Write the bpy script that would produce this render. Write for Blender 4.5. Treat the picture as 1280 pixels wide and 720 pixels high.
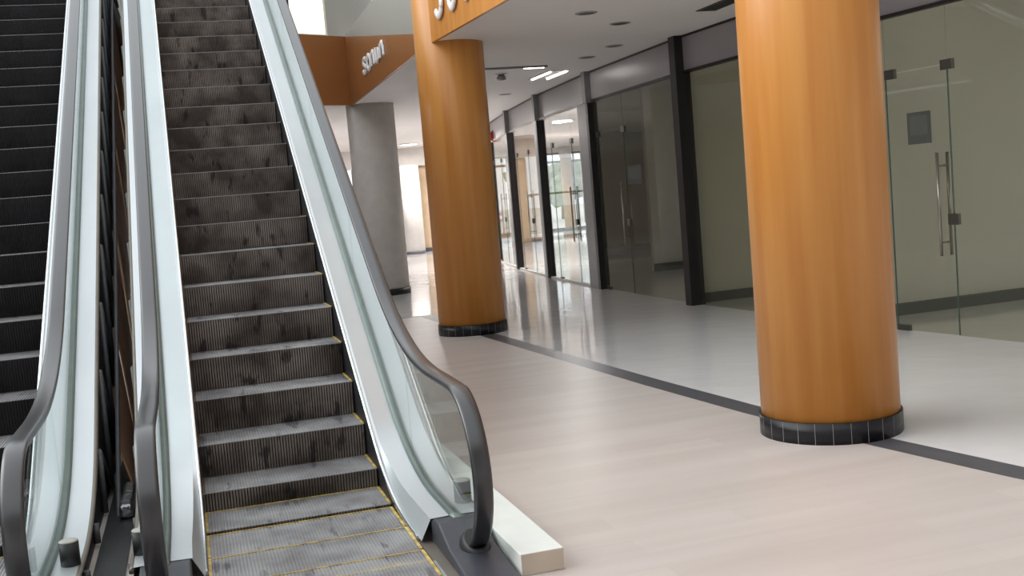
import bpy, bmesh, math, random
from mathutils import Vector, Matrix
random.seed(7)
S = bpy.context.scene
C = S.collection
for o in list(bpy.data.objects):
    bpy.data.objects.remove(o)

# ------------------------------------------------------------------ camera
FPX = 1380.456
PITCH, ROLL, YAW, CAMH = math.radians(4.7434), math.radians(-4.72327), math.radians(16.20598), 1.60443
cy, sy, cp, sp, cr, sr = math.cos(YAW), math.sin(YAW), math.cos(PITCH), math.sin(PITCH), math.cos(ROLL), math.sin(ROLL)
Fv = Vector((sy * cp, cy * cp, -sp)); Rv = Vector((cy, -sy, 0)); Uv = Rv.cross(Fv)
R2 = cr * Rv + sr * Uv; U2 = -sr * Rv + cr * Uv
cam = bpy.data.cameras.new('camera'); camo = bpy.data.objects.new('camera', cam); C.objects.link(camo)
cam.sensor_width = 36; cam.lens = FPX * 36 / 1280; cam.clip_start = .05; cam.clip_end = 400
M = Matrix((R2, U2, -Fv)).transposed().to_4x4(); M.translation = Vector((0, 0, CAMH)); camo.matrix_world = M
S.camera = camo

# ------------------------------------------------------------------ sky / light / exposure
SKY = 1.6
SUN, SUN_DIR, SUN_ANGLE = 2.2, (-.86, .25, .55), 55
SKY_COL = (.93, .97, 1.0)
EXPOSURE = 0.14
S.view_settings.view_transform = 'Standard'; S.view_settings.look = 'None'
S.view_settings.exposure = EXPOSURE; S.view_settings.gamma = 1; S.view_settings.use_curve_mapping = False
w = bpy.data.worlds.new('sky'); S.world = w; w.use_nodes = True
nt = w.node_tree; bg = nt.nodes['Background']
bg.inputs['Color'].default_value = (*SKY_COL, 1); bg.inputs['Strength'].default_value = SKY
sl = bpy.data.lights.new('overcast_sun', 'SUN'); so = bpy.data.objects.new('overcast_sun', sl); C.objects.link(so)     # veiled sun through the atrium roof, from the left
sl.energy = SUN; sl.angle = math.radians(SUN_ANGLE); sl.color = (1, .98, .95)
so.rotation_euler = Vector(SUN_DIR).to_track_quat('Z', 'Y').to_euler(); so.location = (-6, 2, 9)


# ------------------------------------------------------------------ materials
def lin(c):
    return tuple(((x / 255) / 12.92 if x / 255 <= .04045 else ((x / 255 + .055) / 1.055) ** 2.4) for x in c)


def mat(name, rgb, rough=.5, metal=0., var=.06, scale=(6, 6, 6), spec=.5, bump=0., rgb2=None, coat=0., detail=3., lo=.35, hi=.65):
    m = bpy.data.materials.new(name); m.use_nodes = True
    t = m.node_tree; b = t.nodes['Principled BSDF']
    b.inputs['Roughness'].default_value = rough; b.inputs['Metallic'].default_value = metal
    b.inputs['Specular IOR Level'].default_value = spec
    b.inputs['Coat Weight'].default_value = coat; b.inputs['Coat Roughness'].default_value = .22
    tc = t.nodes.new('ShaderNodeTexCoord'); mp = t.nodes.new('ShaderNodeMapping'); mp.inputs['Scale'].default_value = scale
    nz = t.nodes.new('ShaderNodeTexNoise'); nz.inputs['Scale'].default_value = 1; nz.inputs['Detail'].default_value = detail
    rp = t.nodes.new('ShaderNodeValToRGB')
    a = lin(rgb); c2 = lin(rgb2) if rgb2 else tuple(x * (1 - var * 2) for x in a)
    rp.color_ramp.elements[0].color = (*c2, 1); rp.color_ramp.elements[1].color = (*a, 1)
    rp.color_ramp.elements[0].position = lo; rp.color_ramp.elements[1].position = hi
    t.links.new(tc.outputs['Object'], mp.inputs['Vector']); t.links.new(mp.outputs[0], nz.inputs['Vector'])
    t.links.new(nz.outputs['Fac'], rp.inputs['Fac']); t.links.new(rp.outputs['Color'], b.inputs['Base Color'])
    if bump:
        bp = t.nodes.new('ShaderNodeBump'); bp.inputs['Strength'].default_value = bump; bp.inputs['Distance'].default_value = .02
        t.links.new(nz.outputs['Fac'], bp.inputs['Height']); t.links.new(bp.outputs['Normal'], b.inputs['Normal'])
    return m


def glass(name, tint, refl=1., rough=0., body=0., bodycol=(.5, .5, .5)):
    """clear sheet: tinted transmission plus fresnel mirror, with an optional thin film of dust"""
    m = bpy.data.materials.new(name); m.use_nodes = True
    t = m.node_tree; t.nodes.clear()
    out = t.nodes.new('ShaderNodeOutputMaterial'); tr = t.nodes.new('ShaderNodeBsdfTransparent'); gl = t.nodes.new('ShaderNodeBsdfGlossy')
    fr = t.nodes.new('ShaderNodeFresnel'); mx = t.nodes.new('ShaderNodeMixShader'); df = t.nodes.new('ShaderNodeBsdfDiffuse'); mx2 = t.nodes.new('ShaderNodeMixShader')
    mu = t.nodes.new('ShaderNodeMath'); mu.operation = 'MULTIPLY'; mu.inputs[1].default_value = refl
    nz = t.nodes.new('ShaderNodeTexNoise'); nz.inputs['Scale'].default_value = .7
    mr = t.nodes.new('ShaderNodeMapRange'); mr.inputs['To Min'].default_value = body * .7; mr.inputs['To Max'].default_value = body * 1.3
    ge = t.nodes.new('ShaderNodeNewGeometry'); io = t.nodes.new('ShaderNodeMath'); io.operation = 'MULTIPLY_ADD'      # same reflectance from both faces of the sheet
    io.inputs[1].default_value = 1 / 1.45 - 1.45; io.inputs[2].default_value = 1.45
    t.links.new(ge.outputs['Backfacing'], io.inputs[0]); t.links.new(io.outputs[0], fr.inputs['IOR'])
    tr.inputs['Color'].default_value = (*tint, 1); gl.inputs['Roughness'].default_value = rough; df.inputs['Color'].default_value = (*bodycol, 1)
    t.links.new(nz.outputs['Fac'], mr.inputs['Value']); t.links.new(mr.outputs[0], mx2.inputs['Fac'])
    t.links.new(tr.outputs[0], mx2.inputs[1]); t.links.new(df.outputs[0], mx2.inputs[2])
    t.links.new(fr.outputs[0], mu.inputs[0]); t.links.new(mu.outputs[0], mx.inputs['Fac'])
    t.links.new(mx2.outputs[0], mx.inputs[1]); t.links.new(gl.outputs[0], mx.inputs[2]); t.links.new(mx.outputs[0], out.inputs['Surface'])
    return m


def emit(name, rgb, st):
    m = bpy.data.materials.new(name); m.use_nodes = True; b = m.node_tree.nodes['Principled BSDF']
    b.inputs['Base Color'].default_value = (*lin(rgb), 1); b.inputs['Emission Color'].default_value = (*lin(rgb), 1); b.inputs['Emission Strength'].default_value = st
    return m


def plank_mat():
    """beige wood-look planks running along x"""
    m = mat('beige_planks', (197, 188, 183), .36, 0, scale=(.6, 5, 1), rgb2=(187, 177, 171), detail=4, spec=.4, lo=.3, hi=.7)
    t = m.node_tree; b = t.nodes['Principled BSDF']; rp = [n for n in t.nodes if n.type == 'VALTORGB'][0]
    tc = [n for n in t.nodes if n.type == 'TEX_COORD'][0]
    br = t.nodes.new('ShaderNodeTexBrick'); br.inputs['Scale'].default_value = 1; br.inputs['Brick Width'].default_value = 1.2; br.inputs['Row Height'].default_value = .2
    br.inputs['Mortar Size'].default_value = .002; br.inputs['Color1'].default_value = (1, 1, 1, 1); br.inputs['Color2'].default_value = (.93, .92, .92, 1); br.inputs['Mortar'].default_value = (.9, .89, .88, 1)
    mx = t.nodes.new('ShaderNodeMix'); mx.data_type = 'RGBA'; mx.blend_type = 'MULTIPLY'; mx.inputs[0].default_value = 1
    t.links.new(tc.outputs['Object'], br.inputs['Vector']); t.links.new(rp.outputs[0], mx.inputs[6]); t.links.new(br.outputs['Color'], mx.inputs[7])
    t.links.new(mx.outputs[2], b.inputs['Base Color'])
    return m


def tile_mat():
    """white polished tiles, slightly uneven from tile to tile"""
    m = mat('white_polished_tile', (228, 226, 226), .06, 0, scale=(.35, .35, 1), rgb2=(218, 216, 217), spec=.6)
    t = m.node_tree; b = t.nodes['Principled BSDF']
    tc = [n for n in t.nodes if n.type == 'TEX_COORD'][0]
    br = t.nodes.new('ShaderNodeTexBrick'); br.offset = 0; br.inputs['Scale'].default_value = 1; br.inputs['Brick Width'].default_value = .8; br.inputs['Row Height'].default_value = .8
    br.inputs['Mortar Size'].default_value = .003; br.inputs['Color1'].default_value = (.2, .2, .2, 1); br.inputs['Color2'].default_value = (.8, .8, .8, 1); br.inputs['Mortar'].default_value = (0, 0, 0, 1)
    nz = t.nodes.new('ShaderNodeTexNoise'); nz.inputs['Scale'].default_value = 3.; nz.inputs['Detail'].default_value = 2
    ad = t.nodes.new('ShaderNodeMath'); ad.operation = 'MULTIPLY_ADD'; ad.inputs[1].default_value = .15
    bp = t.nodes.new('ShaderNodeBump'); bp.inputs['Strength'].default_value = .25; bp.inputs['Distance'].default_value = .012
    t.links.new(tc.outputs['Object'], br.inputs['Vector']); t.links.new(tc.outputs['Object'], nz.inputs['Vector'])
    t.links.new(br.outputs['Color'], ad.inputs[0]); t.links.new(nz.outputs['Fac'], ad.inputs[2])
    t.links.new(ad.outputs[0], bp.inputs['Height']); t.links.new(bp.outputs['Normal'], b.inputs['Normal'])
    return m


def step_mat(name, rgb, rgb2, stain):
    """dusty cast metal with dark oil stains, laid out in world position so every step differs"""
    m = mat(name, rgb, .55, .25, scale=(4, 4, 4), rgb2=rgb2, spec=.3)
    t = m.node_tree; b = t.nodes['Principled BSDF']; rp = [n for n in t.nodes if n.type == 'VALTORGB'][0]; mp = [n for n in t.nodes if n.type == 'MAPPING'][0]
    gm = t.nodes.new('ShaderNodeNewGeometry')
    t.links.new(gm.outputs['Position'], mp.inputs['Vector'])
    mp2 = t.nodes.new('ShaderNodeMapping'); mp2.inputs['Scale'].default_value = (13, 3, 5)
    n2 = t.nodes.new('ShaderNodeTexNoise'); n2.inputs['Scale'].default_value = 1; n2.inputs['Detail'].default_value = 3
    r2 = t.nodes.new('ShaderNodeValToRGB'); r2.color_ramp.elements[0].position = .60; r2.color_ramp.elements[1].position = .68
    r2.color_ramp.elements[0].color = (1, 1, 1, 1); r2.color_ramp.elements[1].color = (stain, stain, stain * 1.1, 1)
    mx = t.nodes.new('ShaderNodeMix'); mx.data_type = 'RGBA'; mx.blend_type = 'MULTIPLY'; mx.inputs[0].default_value = 1
    t.links.new(gm.outputs['Position'], mp2.inputs['Vector']); t.links.new(mp2.outputs[0], n2.inputs['Vector']); t.links.new(n2.outputs['Fac'], r2.inputs['Fac'])
    t.links.new(rp.outputs[0], mx.inputs[6]); t.links.new(r2.outputs[0], mx.inputs[7]); t.links.new(mx.outputs[2], b.inputs['Base Color'])
    return m


K = dict(
    plank=plank_mat(), tile=tile_mat(),
    strip=mat('charcoal_strip', (84, 83, 88), .35, scale=(9, 9, 1)),
    ceil=mat('matte_white_ceiling', (238, 233, 230), .8, scale=(.4, .4, .4), var=.03),
    wood=mat('orange_wood_veneer', (199, 137, 66), .4, scale=(11, 11, .6), rgb2=(187, 121, 52), spec=.45, coat=.15),
    brown=mat('brown_veneer', (158, 104, 60), .4, scale=(.5, .5, .8), rgb2=(148, 96, 54)),
    basetile=mat('black_glazed_tile', (24, 23, 28), .35, spec=.3),
    grout=mat('pale_grout', (140, 137, 135), .8),
    deck=mat('brushed_steel_deck', (206, 210, 214), .42, .7, scale=(2, 1, 1), var=.04),
    bright=mat('bright_steel_strip', (236, 240, 242), .2, .9, var=.02),
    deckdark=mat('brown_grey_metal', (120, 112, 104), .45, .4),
    skirt=mat('dark_skirt', (38, 38, 44), .5, .3),
    rubber=mat('black_rubber_handrail', (26, 26, 31), .36, coat=.55, spec=.6, var=.1),
    cap=mat('black_plastic_cap', (58, 60, 68), .45),
    gasket=mat('grey_green_gasket', (104, 116, 113), .35, .4),
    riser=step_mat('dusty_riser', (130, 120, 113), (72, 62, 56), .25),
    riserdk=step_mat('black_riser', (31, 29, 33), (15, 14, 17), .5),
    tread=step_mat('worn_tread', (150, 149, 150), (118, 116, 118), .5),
    lip=mat('worn_nosing_edge', (128, 126, 126), .5, .3),
    groove=mat('groove_shade', (44, 39, 37), .8),
    yellow=mat('yellow_border', (204, 176, 96), .5, rgb2=(150, 126, 74), scale=(20, 20, 20)),
    worn=mat('worn_brown_border', (104, 82, 62), .6, rgb2=(70, 58, 48), scale=(20, 20, 20)),
    plate=mat('landing_plate_steel', (188, 192, 194), .4, .7),
    bglass=glass('balustrade_glass', (.93, .965, .955), .8, body=.02, bodycol=(.7, .75, .74)),
    shopglass=glass('shop_glass', (.85, .845, .785), .55, body=.02, bodycol=(.5, .52, .45)),
    clear=glass('clear_glass', (.95, .96, .96), .8),
    edge=mat('green_glass_edge', (70, 90, 84), .2),
    post=mat('dark_post', (42, 38, 40), .35, .3),
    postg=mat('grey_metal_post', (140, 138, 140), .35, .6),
    transom=mat('grey_lacquer_panel', (158, 154, 158), .28, 0, scale=(.5, .5, .5), var=.03, spec=.6),
    steel=mat('satin_steel', (165, 158, 148), .3, .9),
    steeldk=mat('dark_satin_steel', (92, 88, 82), .35, .8),
    white=mat('white_paint', (222, 218, 214), .6, var=.03),
    room=mat('shop_wall_paint', (216, 213, 202), .75, var=.04, scale=(.6, .6, .6)),
    grey=mat('grey_panel', (168, 166, 160), .6, var=.03, scale=(.4, .4, .4)),
    colw=mat('grey_plaster_column', (205, 198, 192), .7, var=.04),
    black=mat('black_paint', (20, 20, 22), .5),
    truss=mat('dark_truss_steel', (96, 98, 102), .55, .3),
    board=mat('brown_board', (226, 176, 138), .6, scale=(3, 3, 3), var=.12),
    foil=mat('crumpled_foil', (170, 172, 176), .3, .9, bump=.8, scale=(25, 25, 25)),
    plinth=mat('white_concrete', (222, 224, 220), .7, scale=(5, 5, 5), var=.03),
    honey=mat('honey_wood', (214, 176, 118), .5),
    endface=mat('beige_end_face', (190, 176, 160), .8, scale=(8, 8, 8)),
    beigewall=mat('beige_plaster', (205, 180, 150), .7, var=.05),
    notice=mat('grey_notice', (74, 76, 72), .6, var=.04),
    paperline=mat('notice_print', (88, 90, 85), .6),
    red=mat('red_paint', (150, 22, 26), .4),
    letter=mat('white_acrylic', (238, 238, 240), .3, var=.01),
    tube=emit('lit_tube', (255, 252, 245), 8),
    leaf=mat('leaves', (120, 134, 84), .6, scale=(3, 3, 3), rgb2=(84, 100, 56)),
    bark=mat('bark', (96, 80, 64), .8),
    ground=mat('paving', (200, 198, 190), .8),
    pink=mat('pink_canvas', (226, 176, 180), .7),
    frost=emit('frosted_daylight_pane', (246, 243, 228), .9),
)


# ------------------------------------------------------------------ mesh helpers
class MB:
    def __init__(s): s.bm = bmesh.new(); s.mi = 0

    def face(s, pts, mi=None):
        vs = [s.bm.verts.new(p) for p in pts]
        try:
            f = s.bm.faces.new(vs); f.material_index = s.mi if mi is None else mi
        except ValueError: pass
        return vs

    def prism(s, poly, axis, a, b, mi=None):
        """extrude a 2-D polygon along an axis ('x': poly is (y,z); 'z': poly is (x,y); 'y': poly is (x,z))"""
        def P(q, h): return {'x': (h, q[0], q[1]), 'y': (q[0], h, q[1]), 'z': (q[0], q[1], h)}[axis]
        n = len(poly); A = [s.bm.verts.new(P(q, a)) for q in poly]; B = [s.bm.verts.new(P(q, b)) for q in poly]
        m = s.mi if mi is None else mi
        for i in range(n):
            f = s.bm.faces.new((A[i], A[(i + 1) % n], B[(i + 1) % n], B[i])); f.material_index = m
        for L in (A[::-1], B):
            f = s.bm.faces.new(L); f.material_index = m
        return s

    def box(s, x0, x1, y0, y1, z0, z1, mi=None):
        return s.prism([(x0, y0), (x1, y0), (x1, y1), (x0, y1)], 'z', z0, z1, mi)

    def slab(s, a, b, z0, z1, t, mi=None, off=0.):
        """upright board from floor point a to b, thickness t, shifted sideways by off (to the right of a->b)"""
        a = Vector(a[:2]); b = Vector(b[:2]); d = (b - a).normalized(); n = Vector((d.y, -d.x))
        p = [a + n * (off - t / 2), b + n * (off - t / 2), b + n * (off + t / 2), a + n * (off + t / 2)]
        return s.prism([tuple(q) for q in p], 'z', z0, z1, mi)

    def tube(s, pts, r, seg=10, mi=None, cap=True):
        pts = [Vector(p) for p in pts]; rings = []
        up = Vector((0, 0, 1)); m = s.mi if mi is None else mi
        for i, p in enumerate(pts):
            d = (pts[min(i + 1, len(pts) - 1)] - pts[max(i - 1, 0)]).normalized()
            u = d.cross(up if abs(d.z) < .9 else Vector((1, 0, 0))).normalized(); v = d.cross(u)
            rr = r[i] if isinstance(r, (list, tuple)) else r
            rings.append([s.bm.verts.new(p + (u * math.cos(2 * math.pi * k / seg) + v * math.sin(2 * math.pi * k / seg)) * rr) for k in range(seg)])
        for A, B in zip(rings, rings[1:]):
            for k in range(seg):
                f = s.bm.faces.new((A[k], A[(k + 1) % seg], B[(k + 1) % seg], B[k])); f.material_index = m; f.smooth = True
        if cap:
            for L in (rings[0][::-1], rings[-1]):
                f = s.bm.faces.new(L); f.material_index = m
        return s

    def lathe(s, prof, cx=0, cyy=0, seg=64, mi=None, smooth=True):
        m = s.mi if mi is None else mi
        rings = [[s.bm.verts.new((cx + r * math.cos(2 * math.pi * k / seg), cyy + r * math.sin(2 * math.pi * k / seg), z)) for k in range(seg)] for r, z in prof]
        for A, B in zip(rings, rings[1:]):
            for k in range(seg):
                f = s.bm.faces.new((A[k], A[(k + 1) % seg], B[(k + 1) % seg], B[k])); f.material_index = m; f.smooth = smooth
        for L in (rings[0][::-1], rings[-1]):
            f = s.bm.faces.new(L); f.material_index = m
        return s

    def strip(s, A, B, mi=None, smooth=True):
        """ruled surface between two point lists"""
        a = [s.bm.verts.new(p) for p in A]; b = [s.bm.verts.new(p) for p in B]; m = s.mi if mi is None else mi
        for i in range(len(a) - 1):
            f = s.bm.faces.new((a[i], a[i + 1], b[i + 1], b[i])); f.material_index = m; f.smooth = smooth
        return s

    def loft(s, rings, mi=None, closed=True, cap=True, smooth=True):
        m = s.mi if mi is None else mi
        R = [[s.bm.verts.new(p) for p in r] for r in rings]
        for A, B in zip(R, R[1:]):
            n = len(A)
            for k in range(n if closed else n - 1):
                f = s.bm.faces.new((A[k], A[(k + 1) % n], B[(k + 1) % n], B[k])); f.material_index = m; f.smooth = smooth
        if cap and closed:
            for L in (R[0][::-1], R[-1]):
                f = s.bm.faces.new(L); f.material_index = m
        return s

    def build(s, name, mats, parent=None, bevel=0., smooth_angle=None):
        bmesh.ops.recalc_face_normals(s.bm, faces=s.bm.faces)
        me = bpy.data.meshes.new(name); s.bm.to_mesh(me); s.bm.free()
        for m in (mats if isinstance(mats, (list, tuple)) else [mats]): me.materials.append(m)
        o = bpy.data.objects.new(name, me); C.objects.link(o)
        if parent: o.parent = parent
        if bevel:
            b = o.modifiers.new('bevel', 'BEVEL'); b.width = bevel; b.segments = 3; b.limit_method = 'ANGLE'
        return o


def tag(o, label, cat, group=None, kind=None):
    o['label'] = label; o['category'] = cat
    if group: o['group'] = group
    if kind: o['kind'] = kind
    return o


def thing(name, label, cat, loc=(0, 0, 0), group=None, kind=None):
    o = bpy.data.objects.new(name, None); C.objects.link(o); o.location = loc; o.empty_display_size = .1
    return tag(o, label, cat, group, kind)


def struct(o, label, cat): return tag(o, label, cat, kind='structure')


# ------------------------------------------------------------------ plan of the place
ZC, ZT, ZU = 3.458, 2.98, 4.66               # ceiling, top of shop glass, upper floor
STRIP = [(8.2, -8), (6.4, -3), (5.3, 0), (4.5, 2.4), (3.93, 4.53), (3.77, 5.5), (3.63, 6.74), (3.52, 8.25), (3.42, 10.2), (3.31, 12.45), (3.26, 13.3), (3.2, 15.45)]
FASC = [(6.6, -8), (5.4, -3), (4.9, 0), (4.2, 2.6), (3.46, 6.0), (3.27, 8.2), (3.137, 10.2), (2.985, 12.55), (2.965, 13.3), (2.963, 13.9), (3.04, 16.3), (3.09, 19.88)]
FRONT = [(3.09, 19.88), (2.19, 19.4), (-3.5, 16.4)]
POST = [(6.95, 6.1), (6.48, 9.75), (6.31, 13.1), (6.366, 16.576), (6.595, 19.914), (6.98, 23.2), (7.55, 26.85), (8.4, 30.5)]
YB = 15.42


def off_line(pts, d):
    out = []
    for i, p in enumerate(pts):
        a = Vector(pts[max(i - 1, 0)]); b = Vector(pts[min(i + 1, len(pts) - 1)]); t = (b - a).normalized()
        out.append((p[0] + t.y * d, p[1] - t.x * d))
    return out


# floors
SL, SR = off_line(STRIP, -.1), off_line(STRIP, .1)
m = MB(); m.face([(x, y, 0) for x, y in SL[1:-1]] + [(SL[-1][0], YB, 0), (-8, YB, 0), (-8, -5, 0), (7.1, -5, 0)])
struct(m.build('floor', K['plank']), 'beige wood-look plank floor around the escalators', 'floor')
m = MB(); m.face([(x, y, 0) for x, y in SR[:-1]] + [(SR[-1][0], YB, 0), (SR[-1][0], 15.6, 0), (-8, 15.6, 0), (-8, 42, 0), (8.4, 42, 0), (8.4, 44, 0), (18, 44, 0), (14, 30, 0), (14, -8, 0)])
struct(m.build('floor', K['tile']), 'glossy white tiled floor in front of the glass shops', 'floor')
m = MB(); m.strip([(x, y, 0) for x, y in SL[:-1]] + [(SL[-1][0], YB, 0)], [(x, y, 0) for x, y in SR[:-1]] + [(SR[-1][0], YB, 0)], smooth=False)
m.face([(SR[-1][0], YB, 0), (SR[-1][0], 15.6, 0), (-8, 15.6, 0), (-8, YB, 0)])
struct(m.build('trim_1', K['strip']), 'dark charcoal floor strip passing under the orange columns', 'floor strip')

# ceiling and the upper floor above it
m = MB(); m.prism(FASC + [(3.09, 44.2), (18, 44.2), (14, 30), (14, -8)], 'z', ZC, ZC + .1)
struct(m.build('ceiling', K['ceil']), 'flat off-white ceiling over the shop walkway', 'ceiling')
m = MB(); m.prism([FRONT[0], FRONT[1], FRONT[2], (-8, 16.4), (-8, 42), (3.09, 42)], 'z', ZC, ZC + .1)
struct(m.build('ceiling', K['ceil']), 'off-white ceiling behind the brown fascia at the far end', 'ceiling')
m = MB(); m.prism([(p[0] + .3, p[1]) for p in FASC] + [(14, 19.9), (14, -3)], 'z', ZU + 3.6, ZU + 3.8)
struct(m.build('ceiling', K['ceil']), 'ceiling of the upper storey above the shops', 'ceiling')

m = MB(); m.box(-8, 4.9, -9, -1.2, ZU - .3, ZU)  # unseen slab added so less light comes from behind the viewer
struct(m.build('ceiling', K['grey']), 'unseen slab added behind the viewer to block light', 'ceiling')
# fascia boards
i0 = FASC.index((2.965, 13.3))
m = MB()
for a, b in zip(FASC[:i0], FASC[1:i0 + 1]): m.slab(a, b, ZC - .012, ZU + .25, .04)
struct(m.build('trim_2', K['wood']), 'orange wood fascia with white letters right of the slim column', 'fascia')
m = MB()
a, b = Vector(FASC[i0]), Vector(FASC[-1])
# sheared boards: build as explicit hexahedra following the line a-b
def board(z00, z10, z01, z11, mi):
    t = .04
    f = [Vector((a.x - t / 2, a.y, z00)), Vector((b.x - t / 2, b.y, z10)), Vector((b.x - t / 2, b.y, z11)), Vector((a.x - t / 2, a.y, z01))]
    g = [v + Vector((t, 0, 0)) for v in f]
    m.face(f, mi); m.face(g[::-1], mi)
    for i in range(4): m.face([f[i], g[i], g[(i + 1) % 4], f[(i + 1) % 4]], mi)
board(ZC - .012, ZC - .012, 3.65, ZU, 0)
board(3.65, ZU, ZU, ZU + .01, 1)
struct(m.build('trim_3', [K['brown'], K['grey']]), 'brown and grey fascia with small white script beside the far column', 'fascia')
m = MB(); m.slab(FRONT[0], FRONT[1], ZC - .012, ZU, .04); m.slab(FRONT[1], FRONT[2], ZC - .012, ZU, .04)
struct(m.build('trim_4', K['brown']), 'plain brown fascia below the bright upper window', 'fascia')
m = MB(); m.prism([FASC[-1], FRONT[1], FRONT[2], (-8, 16.4), (-8, 30), (3.6, 30)], 'z', ZU - .12, ZU - .005)
struct(m.build('floor', K['plank']), 'upper floor slab behind the brown fascia', 'floor')

# upper wall with its window above the far fascia
d = (Vector(FRONT[1]) - Vector(FRONT[0])).normalized(); nb = Vector((d.y, -d.x)) if d.y > 0 else Vector((-d.y, d.x))
nb = Vector((-.47, .88)).normalized()
def up(s, o=.25): return Vector(FRONT[0]) + d * s + nb * o
WL, WR = 1.03, .25
m = MB(); m.slab(up(WR), up(-.8), ZU, ZU + 3.6, .12); m.slab(up(WL + .14), up(7), ZU, ZU + 3.6, .12); m.slab(up(WL), up(WR), ZU + 2.4, ZU + 3.6, .12)
struct(m.build('wall_upper', K['grey']), 'grey upper storey wall around the bright window', 'wall')
wn = thing('window_1', 'bright cream upper window above the brown fascia', 'window', (*up(.6), ZU), kind='structure')
def pl(o, p): o.parent = p; o.location = -p.location; return o
m = MB(); m.slab(up(WL), up(WR), ZU + .05, ZU + 2.4, .01); pl(m.build('pane', K['frost']), wn)
m = MB(); m.slab(up(WL), up(WR), ZU, ZU + .05, .16); pl(m.build('sill', K['white']), wn)
m = MB(); m.slab(up(WL + .14), up(WL), ZU, ZU + 3.2, .2); pl(m.build('jamb', K['black']), wn)
# upper storey shopfront wall set back from the orange fascia
m = MB(); m.slab((3.9, 20.2), (4.3, 6), ZU, ZU + 3.6, .1); m.slab((4.3, 6), (6.5, -3), ZU, ZU + 3.6, .1)
struct(m.build('wall_upper', K['grey']), 'grey upper storey wall set back behind the orange fascia', 'wall')
m = MB(); m.slab((-8, -5), (-8, 30), 0, 3.4, .1)
struct(m.build('wall_left', K['grey']), 'white wall beyond the left escalator', 'wall')
m = MB(); m.slab((8.2, -8), POST[0], 0, ZC, .1)
struct(m.build('wall_right', K['white']), 'plain wall nearer than the first glass shop', 'wall')
m = MB(); m.slab((6.6, -8), (8.2, -8), 0, ZC, .1); m.slab((-8, -9), (6.6, -9), 0, 8, .1)  # unseen walls placed to hold back light from behind the viewer
struct(m.build('wall_near_blocker', K['white']), 'unseen walls added behind the viewer to cut light from there', 'wall')

# ------------------------------------------------------------------ far hall behind the columns
m = MB(); m.slab((-8, 36), (8.35, 36), 2.86, ZC, .2)
struct(m.build('wall_back', K['white']), 'white bulkhead at the far end of the hall', 'wall')
m = MB(); m.slab((5.75, 36.3), (8.35, 36.3), 0, 2.86, .1); m.slab((-8, 38.05), (1.8, 38.05), 0, ZC, .1); m.slab((-8, 30), (-8, 38), 0, ZC, .1)
struct(m.build('wall_far', K['beigewall']), 'pinkish beige wall under the far white bulkhead', 'wall')
m = MB(); m.box(7.5, 8.3, 36.15, 36.24, 0, .12)
struct(m.build('baseboard_far', K['strip']), 'dark baseboard of the far beige wall', 'baseboard')
wn = thing('window_23', 'added glass partition letting light into the far hall', 'window', (8.4, 33.4, 0), kind='structure')  # glazing added here to bring more light into the far hall
m = MB()
for y in (-2.8, -1.4, 0, 1.4, 2.8): m.box(-.03, .03, y - .03, y + .03, 0, ZC)
m.box(-.03, .03, -2.8, 2.8, 0, .08); m.box(-.03, .03, -2.8, 2.8, 3.2, ZC); m.build('frame', K['white'], wn)
m = MB(); m.box(-.004, .004, -2.8, 2.8, .08, 3.2); m.build('pane', K['clear'], wn)
cf = thing('round_pillar', 'pale glossy round pillar at the far end between the two columns', 'pillar', (7.1, 35.3, 0))
m = MB(); m.lathe([(.34, 0), (.34, ZC - .6)]); m.build('shaft', K['white'], cf)
m = MB(); m.lathe([(.36, 0), (.36, .08)]); m.build('base_ring', K['strip'], cf)
wn = thing('window_2', 'tall glass front at far left behind the grey column', 'window', (1.8, 38, 0), kind='structure')
m = MB()
for x in (0, 2, 3.9): m.box(x - .03, x + .03, -.05, .05, 0, 3.2)
m.box(0, 3.9, -.05, .05, 1.55, 1.62); m.box(0, 3.9, -.05, .05, 3.2, ZC); m.box(0, 3.9, -.05, .05, 0, .08); m.build('frame', K['postg'], wn)
m = MB(); m.box(0, 3.9, -.004, .004, .08, 3.2); m.build('pane', K['clear'], wn)


# ------------------------------------------------------------------ columns
def column(x, y, r, top, mat_, label, tiles=True, group=None):
    c = thing('column', label, 'column', (x, y, 0), group)
    m = MB(); m.lathe([(r, .128), (r, top)], seg=96); m.build('shaft', mat_, c)
    m = MB(); m.lathe([(r + .012, .0), (r + .012, .128)], seg=96)
    b = m.build('base_ring', K['basetile'], c)
    if tiles:
        m = MB(); n = 26
        for k in range(n):
            t = 2 * math.pi * (k + .3) / n; u = Vector((math.cos(t), math.sin(t))); v = Vector((-u.y, u.x)) * .0013
            p = u * (r + .0105); q = u * (r + .0128)
            m.prism([tuple(p - v), tuple(q - v), tuple(q + v), tuple(p + v)], 'z', .002, .127)
        m.build('grout_lines', K['grout'], b)
        return c


column(3.721, 5.967, .418, ZC + 1.6, K['wood'], 'nearest thick orange wood column at right with black tiled base', group=None)
column(3.238, 12.98, .408, ZC + 1.6, K['wood'], 'second orange wood column beside the right escalator, under the fascia corner')
cw = thing('column', 'grey plaster column behind the right escalator handrail with black base', 'column', (3.445, 20.1, 0))
m = MB(); m.lathe([(.43, 0), (.43, ZC)], seg=64); m.build('shaft', K['colw'], cw)
m = MB(); m.lathe([(.445, 0), (.445, .11)], seg=64); m.build('base_ring', K['black'], cw)

# ------------------------------------------------------------------ escalators
TH = math.radians(31.0812); TT = math.tan(TH); Y2, Z2, PIT = 6.509, .3184, .405
XL, XR = -.05, .908                               # step edges of the right escalator
DX = -1.83                                        # the left escalator is the same machine 1.84 m to the left
YEND = 18.0


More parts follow.
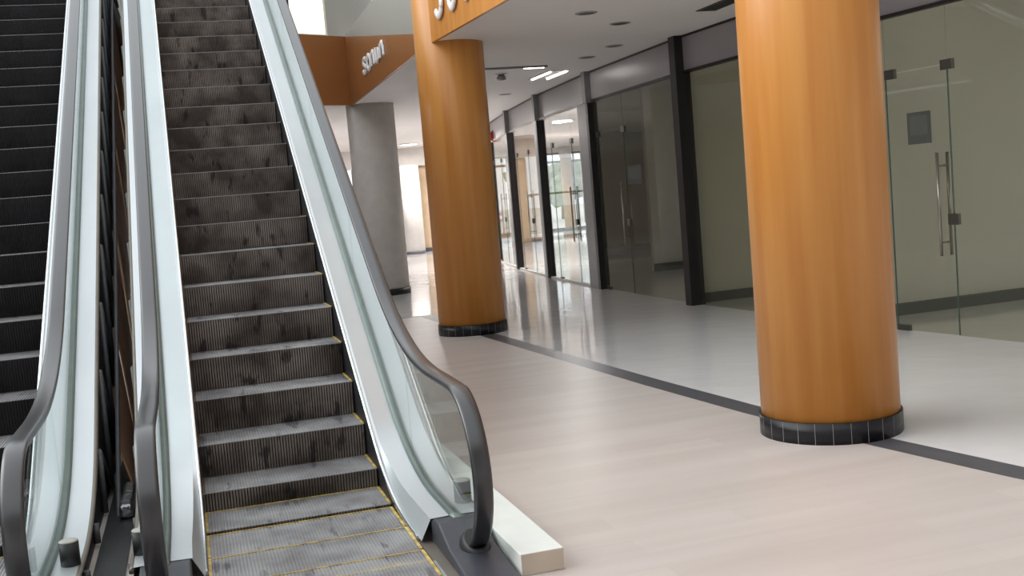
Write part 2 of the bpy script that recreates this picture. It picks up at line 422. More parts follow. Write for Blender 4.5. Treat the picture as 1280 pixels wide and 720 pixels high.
def profile(zf, h, L=.5, ztop=None):
    """points (y,z): flat at height zf, fillet, incline (nosing line + h), fillet, flat at the top"""
    zt = (ZU if ztop is None else ztop) + zf
    y1 = Y2 + (zf - h - Z2) / TT; y2 = Y2 + (zt - h - Z2) / TT
    pts = [(3.0, zf)]
    def arc(yc, zc, d0, d1, L):
        A = Vector((yc, zc)) - Vector(d0) * L; B = Vector((yc, zc)) + Vector(d1) * L; P = Vector((yc, zc)); o = []
        for i in range(13):
            t = i / 12; q = A * (1 - t) ** 2 + P * 2 * t * (1 - t) + B * t ** 2; o.append(tuple(q))
        return o
    f = (1, 0); g = (math.cos(TH), math.sin(TH))
    pts += arc(y1, zf, f, g, L) + arc(y2, zt, g, f, L * 1.6) + [(YEND, zt)]
    return pts


def zf(pts):
    def f(y):
        for (a, b), (c, d) in zip(pts, pts[1:]):
            if a <= y <= c: return b + (d - b) * (y - a) / max(c - a, 1e-9)
        return pts[0][1] if y < pts[0][0] else pts[-1][1]
    return f


def along(pts, s):
    for (a, b), (c, d) in zip(pts, pts[1:]):
        l = math.hypot(c - a, d - b)
        if s <= l: return (a + (c - a) * s / l, b + (d - b) * s / l)
        s -= l
    return pts[-1]


NOSE = profile(0, 0, .45); nz = zf(NOSE)
# arc length of the reference nosing (Y2, Z2)
acc = 0; s_ref = None
for (a, b), (c, d_) in zip(NOSE, NOSE[1:]):
    if a <= Y2 <= c: s_ref = acc + math.hypot(c - a, d_ - b) * (Y2 - a) / (c - a)
    acc += math.hypot(c - a, d_ - b)
STRIPZ = zf(profile(.012, .11, .5)); GASKZ = zf(profile(.115, .085, .6)); RAIL = profile(.772, .752, .75)
YS = [5.06 + i * .06 for i in range(int((YEND - 5.06) / .06))] + [YEND]
XC = (XL + XR) / 2; HWD = (XR - XL) / 2


def step_mesh():
    """one cleated step, nosing at the origin: grooved tread going back (+y), grooved riser curving down"""
    m = MB(); n = 60; wv = 2 * HWD / n; g = .007
    prof = []                                        # cross profile along x: (x, depth)
    for i in range(n):
        x = -HWD + i * wv
        prof += [(x, 0), (x + wv * .6, 0), (x + wv * .64, 1), (x + wv * .96, 1)]
    def rowpts(y, z, dy, dz): return [(x, y + dy * q * g, z + dz * q * g * (.5 if dz else 1)) for x, q in prof]
    rows = [rowpts(.395, 0, 0, -1), rowpts(.004, 0, 0, -1)]
    m.loft(rows, mi=0, closed=False, smooth=False)
    R = [rowpts(.0, -.002, 1, 0), rowpts(.004, -.05, 1, 0), rowpts(.014, -.12, 1, 0), rowpts(.032, -.205, 1, 0)]
    m.loft(R, mi=1, closed=False, smooth=False)
    m.bm.faces.ensure_lookup_table()
    per = len(prof) - 1                               # dark colour stands in for shade on the riser groove floors
    for i, f in enumerate(m.bm.faces):
        if per <= i < 4 * per and (i % per) % 4 == 2: f.material_index = 2
    m.loft([rowpts(.0035, .0005, 0, -.6), rowpts(-.001, -.001, .7, 0), rowpts(-.001, -.005, .7, 0), rowpts(.003, -.007, .7, 0)], mi=3, closed=False, smooth=False)
    m.box(-HWD, HWD, .02, .395, -.03, -.012, 1); m.box(-HWD + .002, HWD - .002, .042, .06, -.23, -.02, 1)
    return m


def border_mesh(mr=0):
    m = MB()
    for s in (-1, 1):
        x0, x1 = sorted((s * (HWD - .013), s * (HWD + .001))); m.box(x0, x1, .012, .392, -.006, .003, mr if s < 0 else 0)
    m.box(-HWD, HWD, .387, .394, -.006, .003, mr)
    return m


def swept_rail(path, x, w, t):
    """rounded C-section swept along a (y,z) path; outer face away from the path's left normal"""
    rings = []
    for i, p in enumerate(path):
        a = Vector(path[max(i - 1, 0)]); b = Vector(path[min(i + 1, len(path) - 1)]); d = (b - a).normalized(); n = Vector((-d.y, d.x))
        r = []
        for k in range(16):
            q = 2 * math.pi * k / 16; cx = math.copysign(abs(math.cos(q)) ** .55, math.cos(q)) * w / 2; cz = math.copysign(abs(math.sin(q)) ** .7, math.sin(q)) * t / 2
            r.append((x + cx, p[0] + n.x * cz, p[1] + n.y * cz))
        rings.append(r)
    return MB().loft(rings)


NR, NCY = .362, 4.825                                # newel bend
NCZ = .772 - NR
def rail_path():
    pts = [(5.02, .05), (4.93, NCZ - NR + .005)]
    for i in range(0, 25):
        a = -math.pi / 2 - math.pi * i / 24; pts.append((NCY + NR * math.cos(a), NCZ + NR * math.sin(a)))
    return pts + [p for p in RAIL if p[0] > 4.9]


def escalator(dx, phase, riser, label, left_gap_side, right_gap_side):
    e = thing('escalator', label, 'escalator', (XC + dx, 5, 0))
    def add(mb, name, mats, parent=None, bevel=0.):
        o = mb.build(name, mats, parent or e, bevel)
        if parent is None: o.location = -e.location
        return o
    # steps
    base = None
    for k in range(-4, 26):
        y, z = along(NOSE, s_ref + (k - 2 + phase) * PIT)
        if y < 4.5 or y > 15.5: continue
        if base is None:
            base = step_mesh().build('step', [K['tread'], riser, K['groove'], K['lip']], e); bb = border_mesh().build('yellow_border', K['yellow'], base); wb = border_mesh(1).build('yellow_border', [K['yellow'], K['worn']], base)
            wb.parent = None; C.objects.unlink(wb); st = base
        else:
            st = base.copy(); C.objects.link(st); st.parent = e; q = (bb if z < .1 else wb).copy(); C.objects.link(q); q.parent = st
        st.location = Vector((XC + dx, y, z + .010)) - e.location
    # landing plate and comb
    m = MB(); m.box(XL + dx - .02, XR + dx + .02, 3.1, 4.78, -.02, .006); add(m, 'landing_plate', K['plate'])
    m = MB(); m.box(XL + dx - .3, XR + dx + .3, 3.1, 5.12, -.02, .004); add(m, 'floor_frame', K['deckdark'])
    m = MB(); m.box(XL + dx, XR + dx, 4.775, 4.80, -.012, .009)
    for i in range(63): x = XL + dx + (i + .25) * 2 * HWD / 63; m.box(x - .003, x + .003, 4.79, 4.84, -.006, .007)
    add(m, 'comb', K['yellow'])
    m = MB(); m.box(XL + dx, XR + dx, 15.2, YEND, ZU - .03, ZU + .006); add(m, 'landing_plate', K['plate'])
    for s in (-1, 1):
        X = lambda v: (XR + v if s > 0 else XL - v) + dx          # outward distance from the step edge
        # skirt, bright strip
        y0 = [y for y in YS if y > 5.0]
        m = MB(); ys = [4.6, 4.8] + y0
        m.strip([(X(.004), y, STRIPZ(y)) for y in ys], [(X(.004), y, min(nz(y), STRIPZ(y)) - .32) for y in ys]); add(m, 'skirt_panel', K['skirt'])
        m = MB(); rr = []
        for y in [5.12] + y0[1:]:
            z = STRIPZ(y); rr.append([(X(.002), y, z - .008), (X(.002), y, z + .012), (X(.018), y, z + .016), (X(.018), y, z - .004)])
        m.loft(rr); add(m, 'skirt_strip', K['bright'])
        # dark return under the deck near the landing, then the inner deck
        m = MB(); m.strip([(X(.016), y, STRIPZ(y) + .004) for y in y0], [(X(.036 + .03 * max(0, min(1, (6.4 - y)))), y, max(GASKZ(y) - .004, STRIPZ(y) + .008)) for y in y0]); add(m, 'deck_return', K['deck'])
        m = MB(); m.strip([(X(.034 + .03 * max(0, min(1, (6.4 - y)))), y, max(GASKZ(y), STRIPZ(y) + .01)) for y in y0], [(X(.160), y, GASKZ(y) + .003) for y in y0]); add(m, 'inner_deck', K['deck'])
        # gasket and glass
        yg = [4.96] + y0
        m = MB(); m.loft([[(X(.158), y, GASKZ(y) - .02), (X(.158), y, GASKZ(y) + .018), (X(.208), y, GASKZ(y) + .018), (X(.208), y, GASKZ(y) - .02)] for y in yg]); add(m, 'glass_rail', K['gasket'])
        rz = zf([p for p in RAIL]); ends = [4.475, 6.0, 7.62, 9.24, 10.86, 12.48, 14.1, 16.0, YEND]
        for a, b in zip(ends, ends[1:]):
            n = 24; q = [a + .004 + (b - a - .008) * i / n for i in range(n + 1)]
            def top(y): return NCZ + math.sqrt(max(0, (NR - .006) ** 2 - (y - NCY) ** 2)) if y < NCY else rz(y) - .006
            def bot(y): return max(.06 if y < 4.9 else GASKZ(y), NCZ - math.sqrt(max(0, (NR - .006) ** 2 - (y - NCY) ** 2))) if y < NCY else GASKZ(y)
            m = MB(); m.loft([[(X(.178), y, bot(y)), (X(.188), y, bot(y)), (X(.188), y, top(y)), (X(.178), y, top(y))] for y in q], smooth=False)
            add(m, 'glass_panel', K['bglass'])
        # handrail
        m = swept_rail(rail_path(), X(.190), .086, .034); add(m, 'handrail', K['rubber'])
        # outer deck, brown-grey strip along its edge, and side
        m = MB(); m.strip([(X(.206), y, GASKZ(y) + .003) for y in y0], [(X(.318), y, GASKZ(y)) for y in y0]); add(m, 'outer_deck', K['deck'])
        m = MB(); m.loft([[(X(.316), y, GASKZ(y) + .001), (X(.336), y, GASKZ(y) - .010), (X(.336), y, GASKZ(y) - .014 - .036 * max(0, min(1, (y - 6.1) * 3))), (X(.316), y, GASKZ(y) - .014 - .036 * max(0, min(1, (y - 6.1) * 3)))] for y in y0]); add(m, 'deck_edge_strip', K['deckdark'])
        # handrail inlet cap with its collar, and the round sensor post
        m = MB(); m.prism([(5.07, .002), (5.07, .105), (5.0, .130), (4.9, .134), (4.8, .10), (4.7, .066), (4.5, .045), (4.25, .02), (4.15, .002)], 'x', *sorted((X(.07), X(.285)))); cp_ = add(m, 'inlet_cap', K['cap'], bevel=.018)
        m = MB(); m.lathe([(.064, -.03), (.066, .0), (.056, .022), (.046, .03)], seg=24); co = m.build('collar', K['black'], cp_)
        co.location = (X(.190), 4.70, .072); co.scale = (1.05, 1.5, 1.2); co.rotation_euler = (math.radians(25), 0, 0)
        m = MB(); m.lathe([(.043, -.010), (.043, .108)], seg=32); sp_ = add(m, 'sensor_post', K['black']); sp_.location = Vector((X(.280), 5.265, GASKZ(5.265))) - e.location
        m = MB(); m.lathe([(.0425, .108), (.041, .113), (.02, .115)], seg=32); m.build('lens', K['grey'], sp_)
        # side of the truss
        trz = lambda y: max(.0, nz(y) - 1.0)
        open_side = (s > 0 and right_gap_side) or (s < 0 and left_gap_side)
        if not open_side:
            m = MB(); m.strip([(X(.29), y, GASKZ(y) - .01) for y in y0], [(X(.29), y, trz(y)) for y in y0]); add(m, 'side_panel', K['grey'])
        else:
            m = MB(); m.strip([(X(.322), y, GASKZ(y) - .05) for y in y0], [(X(.322), y, max(.0, nz(y) - 1.25)) for y in y0]); add(m, 'truss_back', K['black'])
            for i, yy in enumerate([5.3 + .62 * j for j in range(15)]):
                zt_, zb_ = GASKZ(yy) - .05, trz(yy) + .02
                m = MB(); m.tube([(X(.338), yy, zb_), (X(.338), yy, zt_)], .018, 6); add(m, 'truss_post', K['truss'])
                if zt_ - zb_ > .15: m = MB(); m.tube([(X(.338), yy + .62, trz(yy + .62) + .02), (X(.338), yy, zt_)], .016, 6); add(m, 'truss_brace', K['truss'])
    # soffit
    m = MB(); yy = [y for y in YS if nz(y) > 1.02]
    m.strip([(XL - .29 + dx, y, max(.01, nz(y) - 1.0)) for y in yy], [(XR + .29 + dx, y, max(.01, nz(y) - 1.0)) for y in yy]); add(m, 'soffit', K['grey'])
    return e, add


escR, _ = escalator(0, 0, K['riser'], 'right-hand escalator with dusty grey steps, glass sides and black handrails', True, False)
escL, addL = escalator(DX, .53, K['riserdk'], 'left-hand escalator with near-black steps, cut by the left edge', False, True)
# brown boards and chord on the gap side of the left escalator
xg = -.505
m = MB(); yy = [6.1 + .12 * i for i in range(75)]
m.loft([[(xg - .02, y, GASKZ(y) - .40), (xg - .02, y, GASKZ(y) - .36), (xg + .004, y, GASKZ(y) - .36), (xg + .004, y, GASKZ(y) - .40)] for y in yy]); addL(m, 'chord', K['truss'])
for ya, yb in [(7.0, 7.86), (8.0, 9.02), (9.22, 10.4), (10.55, 11.7), (11.9, 13.2)]:
    q = [ya + (yb - ya) * i / 6 for i in range(7)]
    m = MB(); m.loft([[(xg + .05, y, max(.03, GASKZ(y) - 1.9)), (xg - .016, y, GASKZ(y) - .38), (xg - .006, y, GASKZ(y) - .38), (xg + .06, y, max(.03, GASKZ(y) - 1.9))] for y in q], smooth=False); addL(m, 'side_board', K['board'])
m = MB(); m.box(-.57, -.425, 3.4, 13, .002, .012); addL(m, 'drip_tray', K['black'])
m = MB(); m.box(-.50, -.43, 6.35, 6.95, .012, .09); o = addL(m, 'foil_wrap', K['foil'], bevel=.02)

# white plinth beside the right escalator
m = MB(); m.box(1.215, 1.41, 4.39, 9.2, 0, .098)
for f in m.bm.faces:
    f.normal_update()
    if abs(f.normal.y) > .9: f.material_index = 1  # end faces take a beige tone, unlike the white top
tag(m.build('plinth', [K['plinth'], K['endface']], bevel=.006), 'low white concrete plinth on the floor along the right escalator', 'plinth')


# ------------------------------------------------------------------ shop fronts
def bay_pt(i, y):
    a, b = Vector(POST[i]), Vector(POST[i + 1]); t = (y - a.y) / (b.y - a.y); return a + (b - a) * t


def bay(i, doors, header, far, wlabel, plabel):
    """doors: list of (y_near, y_far, y_handle, label)"""
    a, b = Vector(POST[i]), Vector(POST[i + 1]); d = (b - a).normalized(); n = Vector((-d.y, d.x))   # n points to the walkway
    hw = .075; G = K['clear'] if far else K['shopglass']
    w_ = thing('window_%d' % (i + 3), wlabel, 'shop window', (*((a + b) / 2), 0), kind='structure')
    A, B = a + d * hw, b - d * hw
    m = MB(); m.slab(A, B, ZT + .035, ZC - .03, .03); pl(m.build('transom_panel', K['transom']), w_)
    m = MB(); m.slab(A, B, ZC - .03, ZC, .05); pl(m.build('ceiling_track', K['post']), w_)
    m = MB(); m.slab(A, B, ZT, ZT + .035, .06); pl(m.build('header_rail', header), w_)  # white on far bays stands in for window light reflected on the metal
    if far:
        m = MB(); m.slab(A, B, 0, .03, .07); pl(m.build('floor_rail', K['white']), w_)
    zb = .03 if far else .008
    cuts = [a.y + hw * d.y]
    for dn, df, _, _ in doors: cuts += [dn, df]
    cuts += [b.y - hw * d.y]
    for k in range(0, len(cuts), 2):
        if cuts[k + 1] - cuts[k] > .03:
            m = MB(); m.slab(bay_pt(i, cuts[k] + .003), bay_pt(i, cuts[k + 1] - .003), zb, ZT, .012); pl(m.build('pane', G), w_)
    for dn, df, hy, dlabel in doors:
        m = MB(); m.slab(bay_pt(i, dn + .003), bay_pt(i, df - .003), 2.465, ZT, .012); pl(m.build('overpanel', G), w_)
        D = thing('door_%d' % (len([o for o in bpy.data.objects if o.name.startswith('door_') and o.parent is None]) + 1), dlabel, 'glass door', (*bay_pt(i, (dn + df) / 2), 0), kind='structure')
        m = MB(); m.slab(bay_pt(i, dn + .004), bay_pt(i, df - .004), .012, 2.455, .012); leaf = pl(m.build('leaf', G), D)
        m = MB()
        for yy in (dn, df): m.slab(bay_pt(i, yy - .004), bay_pt(i, yy + .004), .012, 2.455, .0125)
        pl(m.build('glass_edge', K['edge']), D)
        hinge = df if abs(hy - dn) < abs(hy - df) else dn; s = -1 if hinge == df else 1
        near = dn if hinge == df else df
        for z0, z1, y0_, y1_ in ((2.41, 2.50, hinge, hinge + s * .13), (2.41, 2.50, near - .07, near + .07), (.005, .06, hinge, hinge + s * .16), (1.02, 1.12, near - .06 * 1, near + .06)):
            y0_, y1_ = sorted((y0_, y1_))
            m = MB(); m.slab(bay_pt(i, y0_), bay_pt(i, y1_), z0, z1, .036); pl(m.build('patch_fitting', K['steeldk' if not far else 'steeldk'], bevel=.004), D)
        p = bay_pt(i, hy)
        for sgn in (1, -1):
            q = p + n * (sgn * .062)
            m = MB(); m.tube([(q.x, q.y, .74), (q.x, q.y, 1.68)], .014, 12)
            for z in (.86, 1.56): m.tube([(p.x, p.y, z), (q.x, q.y, z)], .010, 8)
            pl(m.build('pull_handle', K['steel']), D)
    return w_


bay(0, [(8.435, 9.2, 8.545, 'nearest frameless glass door right of the big orange column')], K['post'], False, 'nearest glass shopfront right of the big orange column', '')
bay(1, [], K['post'], False, 'plain glass shopfront left of the big orange column', '')
bay(2, [(15.28, 16.42, 15.36, 'dark glass door with notice, left of the wide black post')], K['post'], False, 'dark shopfront between the wide black post and the bright shop', '')
bay(3, [(17.86, 19.2, 17.8 + .13, 'glass door of the brightest shop, with daylight behind it')], K['white'], True, 'brightest shopfront, with outside windows seen through it', '')
bay(4, [(21.3, 22.6, 21.4, 'glass door with the beige pillar seen behind it')], K['white'], True, 'narrow-looking shopfront with beige pillar behind the glass', '')
bay(5, [(25.0, 26.4, 25.1, 'farthest glass door, next to the second orange column')], K['white'], True, 'shopfront next to the second orange column edge', '')
bay(6, [], K['white'], True, 'last shopfront behind the second orange column', '')
plabels = ['dark post outside the right edge of the nearest shopfront', 'dark post behind the big orange column', 'wide black post from floor to ceiling between two dim shops',
           'dark post between the dim and the brightest shop', 'dark post left of the brightest shop', 'dark post between the beige-pillar shop and the farthest door', 'dark post next to the second orange column edge', 'last dark post behind the second orange column']
for i, p in enumerate(POST):
    a = Vector(POST[max(i - 1, 0)]); b = Vector(POST[min(i + 1, len(POST) - 1)]); d = (b - a).normalized(); P = Vector(p)
    t = thing('trim_%d' % (10 + i), plabels[i], 'post', (*P, 0), kind='structure')
    q = .085 if i < 3 else .05
    m = MB(); m.slab(P - d * q, P + d * q, 0, ZC if i < 3 else ZT - .01, .2 if i < 3 else .16, off=-.03 if i < 3 else 0); pl(m.build('post', K['post']), t)
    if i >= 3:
        m = MB(); m.slab(P - d * .085, P + d * .085, ZT - .01, ZC, .16, off=-.03); pl(m.build('upper_sheen', K['postg']), t)  # grey top of the far posts imitates a reflection
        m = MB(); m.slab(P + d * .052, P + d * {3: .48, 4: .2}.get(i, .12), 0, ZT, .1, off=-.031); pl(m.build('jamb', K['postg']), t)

# notices on the glass
def notice(i, ya, yb, z0, z1, label):
    a, b = bay_pt(i, ya), bay_pt(i, yb); d = (b - a).normalized(); n = Vector((-d.y, d.x)); c = (a + b) / 2 + n * .0085
    t = thing('notice', label, 'notice', (*c, z0))
    m = MB(); m.slab(a + n * .009, b + n * .009, z0, z1, .003); pl(m.build('sheet', K['notice']), t)
    m = MB(); h = z1 - z0
    m.slab(a + n * .0115 + d * .04, b + n * .0115 - d * .04, z0 + h * .28, z1 - h * .12, .001); pl(m.build('print_area', K['paperline']), t)
notice(0, 8.65, 8.94, 1.775, 2.07, 'grey square notice stuck on the nearest glass door')
notice(2, 14.66, 15.2, 1.63, 1.9, 'grey square notice on the dark shopfront beside its door handle')

# shop interiors
def room(name, pts, z0, z1, label, k='room', cat='wall'):
    m = MB()
    for a, b in zip(pts, pts[1:]): m.slab(a, b, z0, z1, .12)
    return struct(m.build(name, K[k]), label, cat)
room('wall_shop', [(6.62, 10.2), (11.5, 10.3)], 0, ZC, 'partition wall inside the nearest shop')
room('wall_shop', [(6.45, 13.35), (11.5, 13.5)], 0, ZC, 'partition wall inside the shop left of the big column')
wn = thing('window_24', 'added narrow window letting daylight into the shop with the notice', 'window', (13.3, 19.75, 0), kind='structure')  # window added deep in the shop to brighten its walls
m = MB()
for y in (-.75, 0, .75): m.box(-.04, .04, y - .03, y + .03, 0, ZC)
m.box(-.04, .04, -.75, .75, 0, .1); m.box(-.04, .04, -.75, .75, 3.2, ZC); m.build('frame', K['steeldk'], wn)
m = MB(); m.box(-.004, .004, -.75, .75, .1, 3.2); m.build('pane', K['clear'], wn)
room('wall_shop', [(13.3, 20.5), (13.3, 25.5), (9.75, 25.5), (6.5, 16.86)], 0, ZC, 'dim far partition inside the shop with the notice', 'white')
room('wall_shop', [(8.27, 18.95), (13.3, 18.95)], 0, ZC, 'lighter near wall inside the shop with the notice', 'white')
room('baseboard_3', [(8.27, 18.86), (11.5, 18.86)], 0, .14, 'baseboard of the lighter wall in the shop with the notice', 'notice', 'baseboard')
room('baseboard_4', [(9.85, 25.4), (13.2, 25.4)], 0, .16, 'baseboard of the far partition in the shop with the notice', 'notice', 'baseboard')
room('wall_shop', [(11.5, 16.95), (11.5, 18.9)], 0, ZC, 'back wall of the shop with the notice')
room('wall_shop', [(11.5, -1), (11.5, 16.9)], 0, .5, 'low back wall of the dim shops under the added windows')
wn = thing('window_21', 'added unseen windows letting daylight into the dim shops', 'window', (11.5, 8, 0), kind='structure')  # windows added at the back, out of view, to let daylight in
m = MB()
for y in range(-9, 10, 2): m.box(-.04, .04, y - .035, y + .035, .5, ZC)
m.box(-.06, .06, 8.3, 8.95, .5, ZC)
m.box(-.04, .04, -9, 8.9, .5, .56); m.box(-.04, .04, -9, 8.9, 3.3, ZC); m.build('frame', K['steeldk'], wn)
m = MB(); m.box(-.004, .004, -9, 8.9, .56, 3.3); m.build('pane', K['clear'], wn)
room('baseboard_1', [(6.62, 10.11), (11.4, 10.21)], 0, .12, 'baseboard of the partition in the nearest shop', 'notice', 'baseboard')
room('baseboard_2', [(6.5, 13.26), (11.4, 13.41)], 0, .12, 'baseboard of the partition in the second shop', 'notice', 'baseboard')
room('wall_shop', [(9.75, 25.6), (16.9, 44)], 0, ZC, 'right side wall of the bright shop', 'white')
room('wall_shop', [(8.4, 36.4), (8.4, 44)], 0, ZC, 'left side wall of the bright shop', 'white')
room('wall_shop', [(8.4, 44), (17.2, 44)], 3.25, ZC, 'white bulkhead over the outside windows', 'white')
cc = thing('pillar', 'beige round pillar inside the shop, seen through the glass', 'pillar', (10.45, 33.5, 0))
m = MB(); m.lathe([(.42, 0), (.42, ZC)]); m.build('shaft', K['beigewall'], cc)
m = MB(); m.lathe([(.44, 0), (.44, .15)]); m.build('base_ring', K['strip'], cc)
cc = thing('pillar', 'slim orange pillar by the outside windows of the bright shop', 'pillar', (15.36, 43.4, 0))
m = MB(); m.lathe([(.22, 0), (.22, 3.0)]); m.build('shaft', K['honey'], cc)
m = MB(); m.lathe([(.23, 0), (.23, .12)]); m.build('base_ring', K['strip'], cc)
m = MB(); m.lathe([(.22, 3.0), (.26, 3.06), (.26, ZC)]); m.build('capital', K['white'], cc)
wn = thing('window_20', 'tall outside windows at the back of the bright shop', 'window', (12.8, 44, 0), kind='structure')
m = MB()
for x in (-4.3, -2.8, -1.3, .2, 1.9, 3.0, 4.3): m.box(x - .04, x + .04, -.04, .04, 0, 3.25)
m.box(-4.3, 4.3, -.04, .04, 0, .1); m.box(-4.3, 4.3, -.05, .05, 2.82, 2.92); m.box(-4.3, 4.3, -.04, .04, 3.17, 3.25); m.build('frame', K['steeldk'], wn)
m = MB(); m.box(-4.3, 4.3, -.004, .004, .1, 3.17); m.build('pane', K['clear'], wn)

# outside: paving, trees, pink awning
m = MB(); m.face([(-30, 44.01, -.02), (60, 44.01, -.02), (60, 130, -.02), (-30, 130, -.02)]); m.face([(18.01, -10, -.02), (60, -10, -.02), (60, 44.01, -.02), (18.01, 44.01, -.02)]); m.face([(14.01, -10, -.02), (18.01, -10, -.02), (18.01, 44, -.02), (14.01, 30, -.02)])
struct(m.build('ground', K['ground']), 'pale paving outside the bright shop', 'ground')
def tree(x, y, h, r, label):
    t = thing('tree', label, 'tree', (x, y, -.02), 'trees outside the bright shop')
    m = MB(); m.tube([(0, 0, 0), (.05, 0, h * .4), (0, .05, h * .7)], [.14, .1, .05], 8); m.build('trunk', K['bark'], t)
    rnd = random.Random(x * 7 + y); m = MB()
    for k in range(16):
        c = Vector((rnd.uniform(-.7, .7) * r, rnd.uniform(-.7, .7) * r, h * .45 + rnd.uniform(0, .5) * h)); q = r * rnd.uniform(.3, .5)
        v = bmesh.ops.create_icosphere(m.bm, subdivisions=2, radius=q, matrix=Matrix.Translation(c))['verts']
        for u in v: u.co += (u.co - c) * rnd.uniform(-.25, .25)
    m.build('foliage', K['leaf'], t)
tree(19.0, 60, 3.3, 1.3, 'leftmost green tree seen through the bright shop window')
tree(20.0, 56.5, 3.0, 1.1, 'green tree right of the slim orange pillar, outside the window')
tree(21.9, 63, 3.3, 1.3, 'farthest green tree between the slim pillar and the other trees')
t = thing('awning', 'pink canvas awning on thin posts outside the bright shop', 'awning', (19.15, 52, 0))
m = MB(); m.prism([(-.5, 3.5), (.5, 3.5), (.35, 4.25), (-.25, 4.25)], 'y', -.4, .4); m.build('canopy', K['pink'], t)
for x in (-.3, .05, .35):
    m = MB(); m.tube([(x, 0, 0), (x, 0, 3.5)], .03, 8); m.build('post', K['postg'], t)
m = MB(); m.box(-.4, .45, -.04, .04, 2.2, 2.26); m.box(-.4, .45, -.04, .04, 2.6, 2.64); m.build('rail', K['postg'], t)

# ------------------------------------------------------------------ ceiling fittings
c = thing('ceiling_light', 'square recessed tube light in the ceiling above the bright shop door', 'light', (5.715, 16.62, ZC))
m = MB(); m.box(-.16, .16, -.5, .5, -.012, .0)
for x in (-.17, .16): m.box(x, x + .01, -.5, .5, -.02, 0)
m.build('frame', K['white'], c)
for x in (-.13, .13):
    m = MB(); m.tube([(x, -.46, -.022), (x, .46, -.022)], .016, 8); m.build('tube', K['tube'], c)
def round_lamp(x, y, label, watts, z=ZC):
    c = thing('ceiling_light', label, 'light', (x, y, z))
    m = MB(); m.lathe([(.27, -.03), (.3, -.02), (.3, 0)], seg=40); m.build('rim', K['white'], c)
    m = MB(); m.lathe([(.2, -.042), (.255, -.034), (.255, -.03)], seg=40); m.build('diffuser', K['tube'], c)
    l = bpy.data.lights.new('lamp', 'AREA'); l.shape = 'DISK'; l.size = .5; l.energy = watts; l.color = (1, .96, .93)
    o = bpy.data.objects.new('lamp', l); C.objects.link(o); o.parent = c; o.location = (0, 0, -.06)
round_lamp(6.85, 33.6, 'round lit ceiling lamp far off between the grey and orange columns', 130)
round_lamp(4.6, 27.5, 'added fill lamp hidden beyond the grey column', 190)  # added out of view to brighten the far hall
round_lamp(8.05, 23.0, 'round fill lamp added inside the brightest shop', 160)  # added to brighten the shop interior
round_lamp(11.2, 35.0, 'round fill lamp added at the back of the brightest shop', 260)  # second added lamp, lifts the deep end of the shop
c = thing('ceiling_light', 'thin linear ceiling light beyond the second orange column', 'light', (4.75, 15.46, ZC))
m = MB(); m.box(-.55, .55, -.03, .03, -.03, 0); m.build('housing', K['postg'], c)
m = MB(); m.box(.2, .5, -.02, .02, -.036, -.03); m.build('diffuser', K['tube'], c)
c = thing('smoke_detector', 'small white ceiling detector near the linear light', 'detector', (4.83, 16.25, ZC))
m = MB(); m.lathe([(.03, -.1), (.07, -.09), (.075, -.05), (.05, -.03), (.05, 0)], seg=24); m.build('body', K['postg'], c)
m = MB(); m.lathe([(.09, -.012), (.09, 0)], seg=24); m.build('mount', K['white'], c)
for x, y, lab in ((4.98, 11.85, 'downlight nearest the big orange column'), (5.65, 13.7, 'downlight in front of the dark shop'), (5.66, 14.75, 'downlight just before the square tube light'), (4.28, 11.08, 'downlight closest to the orange fascia'), (5.84, 19.5, 'downlight farther than the square tube light')):
    c = thing('downlight', 'round recessed ceiling ' + lab, 'light', (x, y, ZC), 'recessed ceiling downlights')
    m = MB(); m.lathe([(.11, -.008), (.12, -.004), (.12, 0)], seg=32); m.build('ring', K['grey'], c)
    m = MB(); m.lathe([(.085, -.0095), (.085, -.004)], seg=32); m.build('lens', K['steeldk'], c)
c = thing('air_vent', 'dark ceiling air vent beside the big orange column', 'vent', (5.73, 10.75, ZC))
m = MB(); m.box(-.12, .12, -.45, .45, -.008, 0); m.build('frame', K['steeldk'], c)
m = MB(); m.box(-.09, .09, -.41, -.02, -.0095, -.006); m.box(-.09, .09, .02, .41, -.0095, -.006); m.build('opening', K['black'], c)
for k in range(5):
    x = -.07 + k * .035; m = MB(); m.box(x, x + .004, -.41, .41, -.012, -.007); m.build('slat', K['steeldk'], c)

# fire alarm bell and call point on the post by the second orange column
P = Vector(POST[6]); 
c = thing('alarm_bell', 'red alarm bell high beside the second orange column', 'alarm bell', (7.46, 26.0, 3.09))
m = MB(); m.lathe([(.02, -.1), (.13, -.08), (.15, -.03), (.15, .03), (.12, .05)], seg=32); o = m.build('gong', K['red'], c); o.rotation_euler = (math.radians(90), 0, math.radians(-20))
m = MB(); m.box(-.05, .16, .04, .1, -.06, .06); m.build('bracket', K['red'], c)
c = thing('call_point', 'small red call point low on the last visible post', 'call point', (7.42, 26.62, 1.1))
m = MB(); m.box(-.06, .06, -.03, .03, -.12, .12); m.build('body', K['red'], c, bevel=.01)
m = MB(); m.box(-.03, .03, -.034, -.03, -.04, .04); m.build('window', K['white'], c)

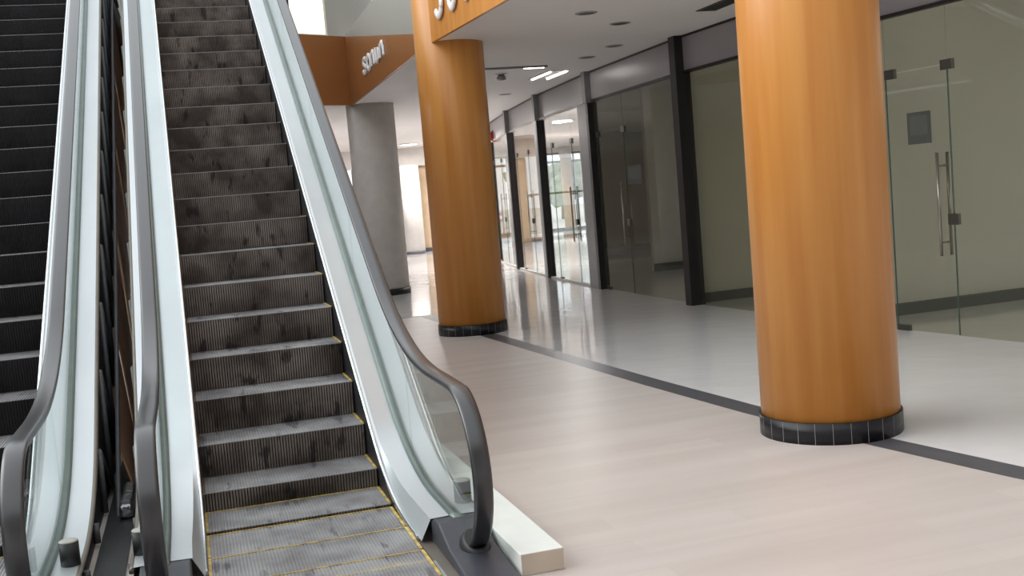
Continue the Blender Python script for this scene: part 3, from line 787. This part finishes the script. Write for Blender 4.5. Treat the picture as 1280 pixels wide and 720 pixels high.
# ------------------------------------------------------------------ raised lettering on the fascias
def glyph(c, name, pts, r, origin, yd=-1):
    """a rounded stroke on the fascia plane; pts are (along, up) with 'along' running toward the viewer"""
    m = MB(); ox, oy, oz = origin
    P = [(ox, oy - p[0], oz + p[1]) for p in pts]
    # smooth the stroke
    for _ in range(2):
        q = [P[0]]
        for a, b in zip(P, P[1:]): q += [tuple(.75 * u + .25 * v for u, v in zip(a, b)), tuple(.25 * u + .75 * v for u, v in zip(a, b))]
        P = q + [P[-1]]
    m.tube(P, r, 8)
    for v in m.bm.verts: v.co.x = ox + (v.co.x - ox) * .5          # flat-faced letters
    o = m.build(name, K['letter']); return pl(o, c)


SH = {'s': [(.3, .38), (.2, .46), (.06, .42), (.04, .3), (.16, .22), (.28, .14), (.26, .02), (.12, -.04), (0, .04)],
      'o': [(.16, .44), (.02, .36), (0, .2), (.04, .02), (.16, -.04), (.28, .04), (.32, .2), (.28, .36), (.16, .44)],
      'l': [(.02, .0), (.1, .3), (.16, .8), (.1, .86), (.06, .6), (.1, .1), (.2, -.02)],
      'n': [(0, -.02), (.04, .42), (.06, .3), (.16, .44), (.24, .34), (.26, -.02)],
      'u': [(.02, .44), (.02, .1), (.1, -.04), (.2, .06), (.26, .44), (.26, .0)]}
c = thing('sign_lettering', 'large white letters on the orange fascia, cut by the top edge', 'lettering', (2.95, 12, 3.66))
for k, (ch, y, z, sc) in enumerate((('s', 12.36, 3.70, 1.), ('o', 11.88, 3.70, 1.), ('u', 11.36, 3.70, 1.), ('o', 10.9, 3.72, 1.), ('n', 10.4, 3.72, 1.))):
    xx = 2.985 + (12.55 - y) * .0647 - .03
    glyph(c, 'letter', [(p[0] * sc, p[1] * sc) for p in SH[ch]], .045, (xx, y, z))
c = thing('sign_lettering', 'small white script lettering on the far brown fascia', 'lettering', (3.0, 17, 3.75))
for k, (ch, y) in enumerate((('s', 17.85), ('o', 17.4), ('n', 16.95), ('u', 16.5), ('n', 16.05))):
    xx = 2.963 + (y - 13.9) * .0212 - .035
    sc = .45
    glyph(c, 'letter', [(p[0] * 1.0, p[1] * sc) for p in SH[ch]], .042, (xx, y, 3.76))
